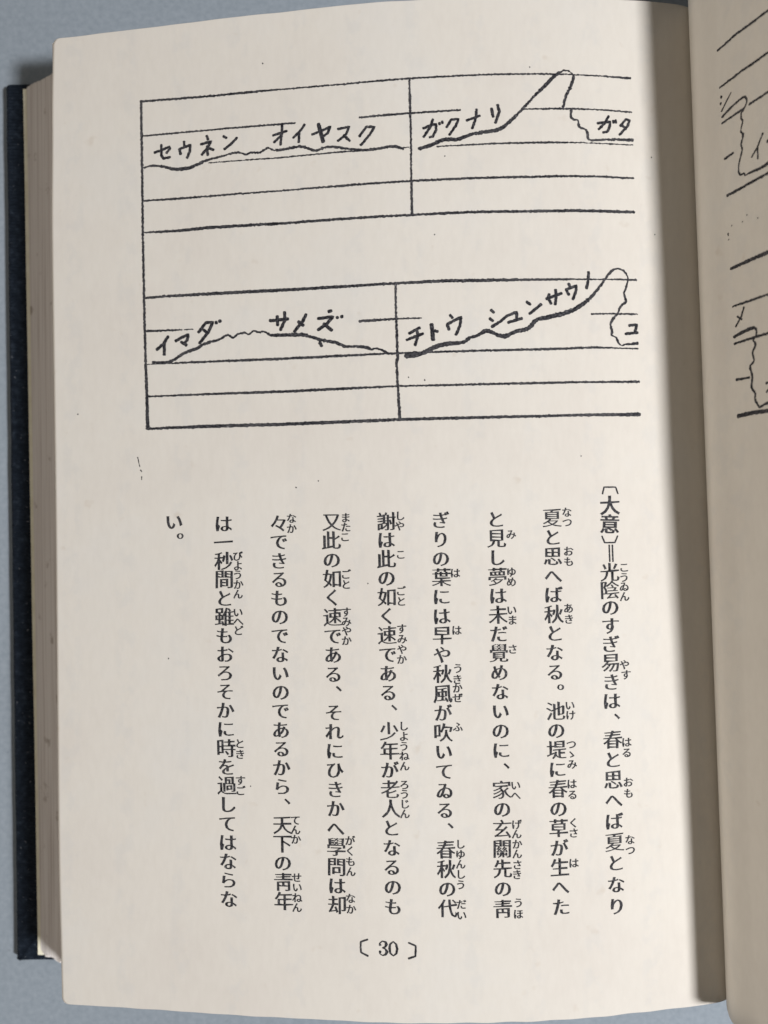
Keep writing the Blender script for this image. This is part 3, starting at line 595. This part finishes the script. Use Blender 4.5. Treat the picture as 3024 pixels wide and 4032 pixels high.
def make_left_block():
    """the stack of leaves under the left page: many thin slabs, a little uneven at the fore edge"""
    NL, NS = 110, 22
    verts, faces = [], []
    # hollow fore edge: the lowest leaves fan out, the upper ones overhang them
    fore = Spline([0.0, 0.10, 0.20, 0.45, 0.78, 1.0], [-0.0796, -0.0772, -0.0741, -0.0690, -0.0664, -0.0657])
    r = random.Random(8)
    drift = wob(11, 6, 6, 40)
    sig = wob(12, 4, 30, 60)
    for k in range(NL):
        ta, tb = k / NL, (k + 1) / NL
        tm = (ta + tb) / 2
        x0 = fore(tm) + r.uniform(-1, 1) * 0.00008 + 0.00010 * sig(tm * 1.3)
        ya = -0.0988 + 0.0015 * tm + r.uniform(-1, 1) * 0.00015
        # the folded sections end in little scallops at the tail
        ph = (tm * 7.5) % 1.0
        yb_ = 0.0974 - 0.0016 * tm + 0.00075 * abs(math.sin(ph * math.pi)) + r.uniform(-1, 1) * 0.00015
        ys = [ya + (yb_ - ya) * i / 30 for i in range(31)]
        top, bot = [], []
        for y in ys:
            xx0 = x0 + 0.00022 * drift(y + tm * 0.06)
            ra, rb = [], []
            for j in range(NS + 1):
                q = (j / NS) ** 1.6
                x = xx0 + (0.0600 + SKEW * y - xx0) * q
                zt = left_z(max(x, -0.0659), y) - 0.0003 - 0.0020 * smooth((x - 0.045) / 0.015) + TILT * y
                zb = 0.0036 + 0.004 * smooth((x - 0.03) / 0.04)
                za, zc = zb + (zt - zb) * ta, zb + (zt - zb) * (tb - 0.12 / NL)
                w = world_pt(x, y, 0)
                ra.append(Vector((w.x, w.y, zc)))
                rb.append(Vector((w.x, w.y, za)))
            top.append(ra)
            bot.append(rb)
        v, f = slab(top, bot)
        n = len(verts)
        verts += v
        faces += [tuple(i + n for i in q) for q in f]
    o = link("page_block", verts, faces, EDGE, book, shade=False)
    return fix_normals(o)

def strip_along(x0, x1, z0, z1, ya, yb, n=30, seed=1, amp=0.00008):
    w = wob(seed)
    top, bot = [], []
    for i in range(n + 1):
        y = ya + (yb - ya) * i / n
        a = []
        b = []
        for j in range(5):
            x = x0 + amp * w(y) * (1 if j == 0 else 0) + (x1 - x0) * j / 4
            p = world_pt(x, y, 0)
            a.append(Vector((p.x, p.y, z1)))
            b.append(Vector((p.x, p.y, z0)))
        top.append(a)
        bot.append(b)
    return slab(top, bot)

def make_board():
    """left cover board: cloth over card, rounded edges, rubbed corners"""
    x0, x1, ya, yb = -0.0853, 0.0655, -0.1003, 0.1004
    w1, w2, w3 = wob(21, 7, 60, 500), wob(22, 7, 60, 500), wob(23, 7, 60, 500)
    fray = wob(24, 7, 900, 3000)
    pts = []
    n = 150
    rc = 0.0011
    for i in range(n + 1):                                  # fore edge, head to tail
        y = ya + rc + (yb - ya - 2*rc) * i / n
        pts.append((x0 + 0.00008 * w1(y), y, -1, 0))
    for i in range(1, 8):
        a = math.pi/2 * i / 8
        pts.append((x0 + rc - rc*math.cos(a) - 0.00045*abs(fray(a*0.01)), yb - rc + rc*math.sin(a) + 0.00045*abs(fray(a*0.01 + 1)), -math.cos(a), math.sin(a)))
    for i in range(n + 1):
        x = x0 + rc + (x1 - x0 - rc) * i / n
        pts.append((x, yb + 0.00010 * w2(x), 0, 1))
    for i in range(n + 1):
        x = x1 - (x1 - x0 - rc) * i / n
        pts.append((x, ya + 0.00010 * w3(x), 0, -1))
    for i in range(1, 8):
        a = math.pi/2 * i / 8
        pts.append((x0 + rc - rc*math.sin(a), ya + rc - rc*math.cos(a), -math.sin(a), -math.cos(a)))
    rings = [(0.0002, 0.0003), (0.0008, 0.0), (0.0022, 0.0), (0.0027, 0.00025), (0.0030, 0.0008)]
    verts, faces = [], []
    m = len(pts)
    for z, ins in rings:
        for x, y, nx, ny in pts:
            p = world_pt(x - nx*ins - 0.0045 * y, y - ny*ins, 0)
            verts.append((p.x, p.y, z))
    for k in range(len(rings) - 1):
        for i in range(m):
            j = (i + 1) % m
            faces.append((k*m + i, k*m + j, (k+1)*m + j, (k+1)*m + i))
    faces.append(tuple(range((len(rings)-1)*m, len(rings)*m)))
    faces.append(tuple(range(m - 1, -1, -1)))
    o = link("cover_board", verts, faces, CLOTH, book, shade=False)
    o["label"] = "black cloth board showing along the fore edge of the left pages"
    return fix_normals(o)

def make_right_stack():
    def layer(name, mat, o1, o2, ta, tb, ya, yb, nl=1):
        verts, faces = [], []
        r = random.Random(5)
        for k in range(nl):
            a, b = o1 + (o2 - o1) * k / nl, o1 + (o2 - o1) * (k + 0.9) / nl
            j1 = r.uniform(-1, 1) * 0.0001
            ys = [ya + j1 + (yb - ya) * i / 16 for i in range(17)]
            tt = [ta + (tb - ta) * j / 90 for j in range(91)]
            v, f = slab([[right_pt(t, y, -a) for t in tt] for y in ys], [[right_pt(t, y, -b) for t in tt] for y in ys])
            n = len(verts)
            verts += v
            faces += [tuple(i + n for i in q) for q in f]
        return fix_normals(link(name, verts, faces, mat, book, shade=False))
    t0 = rt_t[6]
    layer("page_block", EDGE, 0.0002, 0.0022, t0, rt_t[-1] - 0.0002, Y0 - 0.0002, Y1 - 0.0004, 10)
    layer("cover_board", CLOTH, 0.0025, 0.0050, rt_t[8], rt_t[-1] + 0.003, -0.1003, 0.0990)

def make_spine():
    prof = [(0.0660, 0.0004), (0.0700, 0.0010), (0.0735, 0.0050), (0.0752, 0.0140), (0.0757, 0.0260), (0.0755, 0.0380), (0.0752, 0.0480), (0.0760, 0.0540)]
    tl = [0.0]
    for (a, b), (c, d) in zip(prof, prof[1:]):
        tl.append(tl[-1] + math.hypot(c - a, d - b))
    fx, fz = Spline(tl, [p[0] for p in prof]), Spline(tl, [p[1] for p in prof])
    ys = [-0.0995 + 0.1975 * i / 16 for i in range(17)]
    def pt(t, y, off):
        e = 0.0003
        dx, dz = fx(t+e) - fx(t-e), fz(t+e) - fz(t-e)
        l = math.hypot(dx, dz)
        w = world_pt(fx(t) + SKEW*y - dz/l*off, y, 0)
        return Vector((w.x, w.y, max(0.0003, fz(t) + dx/l*off)))
    tt = [tl[-1] * j / 40 for j in range(41)]
    o = link("spine", *slab([[pt(t, y, 0.0) for t in tt] for y in ys], [[pt(t, y, -0.0012) for t in tt] for y in ys]), CLOTH, book)
    fix_normals(o)

left_page = make_left_page()
right_page = make_right_page()
make_left_block()
link("endpaper", *strip_along(-0.08045, 0.060, 0.0030, 0.00355, -0.0985, 0.0986, seed=31), ENDPAPER, book, shade=False)
make_board()
make_right_stack()
make_spine()

# ------------------------------------------------------------------ printing
def resample(pts, step, curved):
    out = []
    n = len(pts)
    for i in range(n - 1):
        p0, p1, p2, p3 = pts[max(i-1, 0)], pts[i], pts[i+1], pts[min(i+2, n-1)]
        d = math.hypot(p2[0]-p1[0], p2[1]-p1[1])
        m = max(1, int(d / step))
        for k in range(m):
            q = k / m
            if curved:
                d01 = max(1e-3, math.hypot(p1[0]-p0[0], p1[1]-p0[1]))
                d23 = max(1e-3, math.hypot(p3[0]-p2[0], p3[1]-p2[1]))
                c = []
                for a in range(2):
                    m1 = (p2[a]-p0[a]) / (d + d01) * d if i > 0 else p2[a]-p1[a]
                    m2 = (p3[a]-p1[a]) / (d + d23) * d if i < n-2 else p2[a]-p1[a]
                    c.append((2*q**3-3*q*q+1)*p1[a] + (q**3-2*q*q+q)*m1 + (3*q*q-2*q**3)*p2[a] + (q**3-q*q)*m2)
                x, y = c
            else:
                x, y = p1[0] + (p2[0]-p1[0])*q, p1[1] + (p2[1]-p1[1])*q
            out.append((x, y, p1[2] + (p2[2]-p1[2])*q))
    out.append(pts[-1])
    return out

def strokes(name, data, surf, material, parent, curved=False, rough=0.035, step=0.22, gain=1.0):
    rnd = random.Random(len(data) * 7 + 1)
    verts, faces = [], []
    for si, st in enumerate(data):
        pts = resample(st, step, curved)
        if len(pts) < 2:
            continue
        off = 0.00004 + 0.000012 * rnd.random()
        n = len(pts)
        rows = []
        for i, (x, y, w) in enumerate(pts):
            a, b = pts[max(i-1, 0)], pts[min(i+1, n-1)]
            dx, dy = b[0]-a[0], b[1]-a[1]
            l = math.hypot(dx, dy) or 1.0
            dx, dy = dx/l, dy/l
            h = w * 0.5 * gain
            if i == 0:
                rows.append((x - dx*h*0.6, y - dy*h*0.6, dx, dy, h*0.55))
            rows.append((x, y, dx, dy, h))
            if i == n - 1:
                rows.append((x + dx*h*0.6, y + dy*h*0.6, dx, dy, h*0.55))
        base = len(verts)
        for x, y, dx, dy, h in rows:
            for s in (-1, 0, 1):
                hh = s * (h + rnd.gauss(0, rough)) if s else 0.0
                verts.append(surf((x - dy*hh) / 1000, (y + dx*hh) / 1000, off))
        for i in range(len(rows) - 1):
            a = base + i*3
            faces.append((a, a+1, a+4, a+3))
            faces.append((a+1, a+2, a+5, a+4))
    return link(name, verts, faces, material, parent)

glyphs = {}
def glyph(ch, weight):
    """outline of a character with the thick uprights and thin bars of book type, in em units around its centre"""
    key = (ch, weight)
    if key in glyphs:
        return glyphs[key]
    cu = bpy.data.curves.new("type", 'FONT')
    cu.body = ch
    cu.resolution_u = 3
    ob = bpy.data.objects.new("type", cu)
    col.objects.link(ob)
    bpy.context.view_layer.update()
    me = ob.evaluated_get(bpy.context.evaluated_depsgraph_get()).to_mesh()
    bm = bmesh.new()
    bm.from_mesh(me)
    bmesh.ops.remove_doubles(bm, verts=bm.verts, dist=0.0004)
    bmesh.ops.dissolve_degenerate(bm, edges=bm.edges, dist=0.0002)
    bm.verts.ensure_lookup_table()
    kana = 0x3040 <= ord(ch) <= 0x30ff
    ax, ay = {0: (0.034, -0.004) if kana else (0.023, -0.006), 1: (0.032, 0.012), 2: (0.030, 0.012)}[weight]
    move = {}
    for v in bm.verts:
        ns, ln = [], []
        for e in v.link_edges:
            if len(e.link_faces) != 1:
                continue
            d = e.other_vert(v).co - v.co
            nrm = Vector((d.y, -d.x))
            if nrm.length < 1e-9:
                continue
            nrm.normalize()
            c = e.link_faces[0].calc_center_median() - v.co
            # outward: away from the face that owns the edge
            if nrm.x*c.x + nrm.y*c.y > 0:
                nrm = -nrm
            ns.append(nrm)
            ln.append(e.calc_length())
        if len(ns) != 2:
            continue
        # serifs of the type: a spur on the right end of a bar and at the head of an upright
        if not kana and weight == 0:
            up = [k for k in (0, 1) if ns[k].y > 0.95]
            if len(up) == 1:
                other = ns[1 - up[0]]
                if other.x > 0.95 and ln[up[0]] > 0.14:
                    move[v.index] = (0.022, 0.030)
                    continue
                if other.x < -0.95 and ln[up[0]] < 0.10 and ln[1 - up[0]] > 0.14:
                    move[v.index] = (-0.034, 0.016)
                    continue
        o = [ax*q.x*q.x + ay*q.y*q.y for q in ns]
        cr = ns[0].x*ns[1].y - ns[0].y*ns[1].x
        if abs(cr) > 0.35:
            dx = (o[0]*ns[1].y - o[1]*ns[0].y) / cr
            dy = (ns[0].x*o[1] - ns[1].x*o[0]) / cr
        else:
            s = ns[0] + ns[1]
            if s.length < 1e-6:
                continue
            s.normalize()
            dx, dy = s.x*(o[0]+o[1])/2, s.y*(o[0]+o[1])/2
        move[v.index] = (max(-0.04, min(0.04, dx)), max(-0.04, min(0.04, dy)))
    vs = []
    for v in bm.verts:
        dx, dy = move.get(v.index, (0, 0))
        vs.append((v.co.x + dx - 0.5, v.co.y + dy - 0.38))
    fs = [tuple(v.index for v in f.verts) for f in bm.faces]
    bm.free()
    ob.to_mesh_clear()
    bpy.data.objects.remove(ob)
    bpy.data.curves.remove(cu)
    glyphs[key] = (vs, fs)
    return glyphs[key]

def text_column(chars, parent):
    rnd = random.Random(len(chars))
    verts, faces = [], []
    for ch, x, y, ew, eh, wt in chars:
        vs, fs = glyph(ch, wt)
        base = len(verts)
        rot = rnd.gauss(0, 0.012)
        jx, jy = rnd.gauss(0, 0.03), rnd.gauss(0, 0.03)
        c, s = math.cos(rot), math.sin(rot)
        if wt == 0 and 0x3041 <= ord(ch) <= 0x30ff:
            ew, eh = ew * 0.93, eh * 0.93
        for a, b in vs:
            a += rnd.gauss(0, 0.004)
            b += rnd.gauss(0, 0.004)
            u, v = a*c - b*s, a*s + b*c
            verts.append(left_pt((x + jx + u*ew) / 1000, (y + jy - v*eh) / 1000, 0.00004))
        faces += [tuple(i + base for i in f) for f in fs]
    return link("text_column", verts, faces, INK_TEXT, parent)

strokes("staff_frame", FRAME, left_pt, INK_WORN, left_page, rough=0.045, gain=1.2)
for st in CURVE_UPPER + CURVE_LOWER:
    strokes("melody_curve", [st], left_pt, INK_WORN, left_page, curved=True, rough=0.05, gain=1.22)
strokes("kana_lettering", KANA_UPPER, left_pt, INK, left_page, rough=0.03, gain=1.30)
strokes("kana_lettering", KANA_LOWER, left_pt, INK, left_page, rough=0.03, gain=1.30)
strokes("page_number", NUMBER, left_pt, INK_TEXT, left_page, curved=False, rough=0.012, step=0.15)
strokes("heading_bracket", BRACKETS, left_pt, INK_TEXT, left_page, rough=0.015)
for st in SPECKS:
    strokes("ink_speck", [st], left_pt, INK, left_page, rough=0.03, step=0.1)
for chars in TEXT:
    text_column(chars, left_page)
strokes("staff_frame", R_LINES, right_pt, INK_WORN, right_page, rough=0.04, gain=1.12)
for st in R_CURVE:
    strokes("melody_curve", [st], right_pt, INK_WORN, right_page, curved=True, rough=0.04, gain=1.15)
for i, j in ((0, 1), (1, 3), (3, 4), (4, 5), (5, 6), (6, 8), (8, 10)):
    strokes("kana_letter", R_KANA[i:j], right_pt, INK, right_page, rough=0.03)
for st in R_SPECKS:
    strokes("ink_speck", [st], right_pt, INK, right_page, rough=0.03, step=0.1)
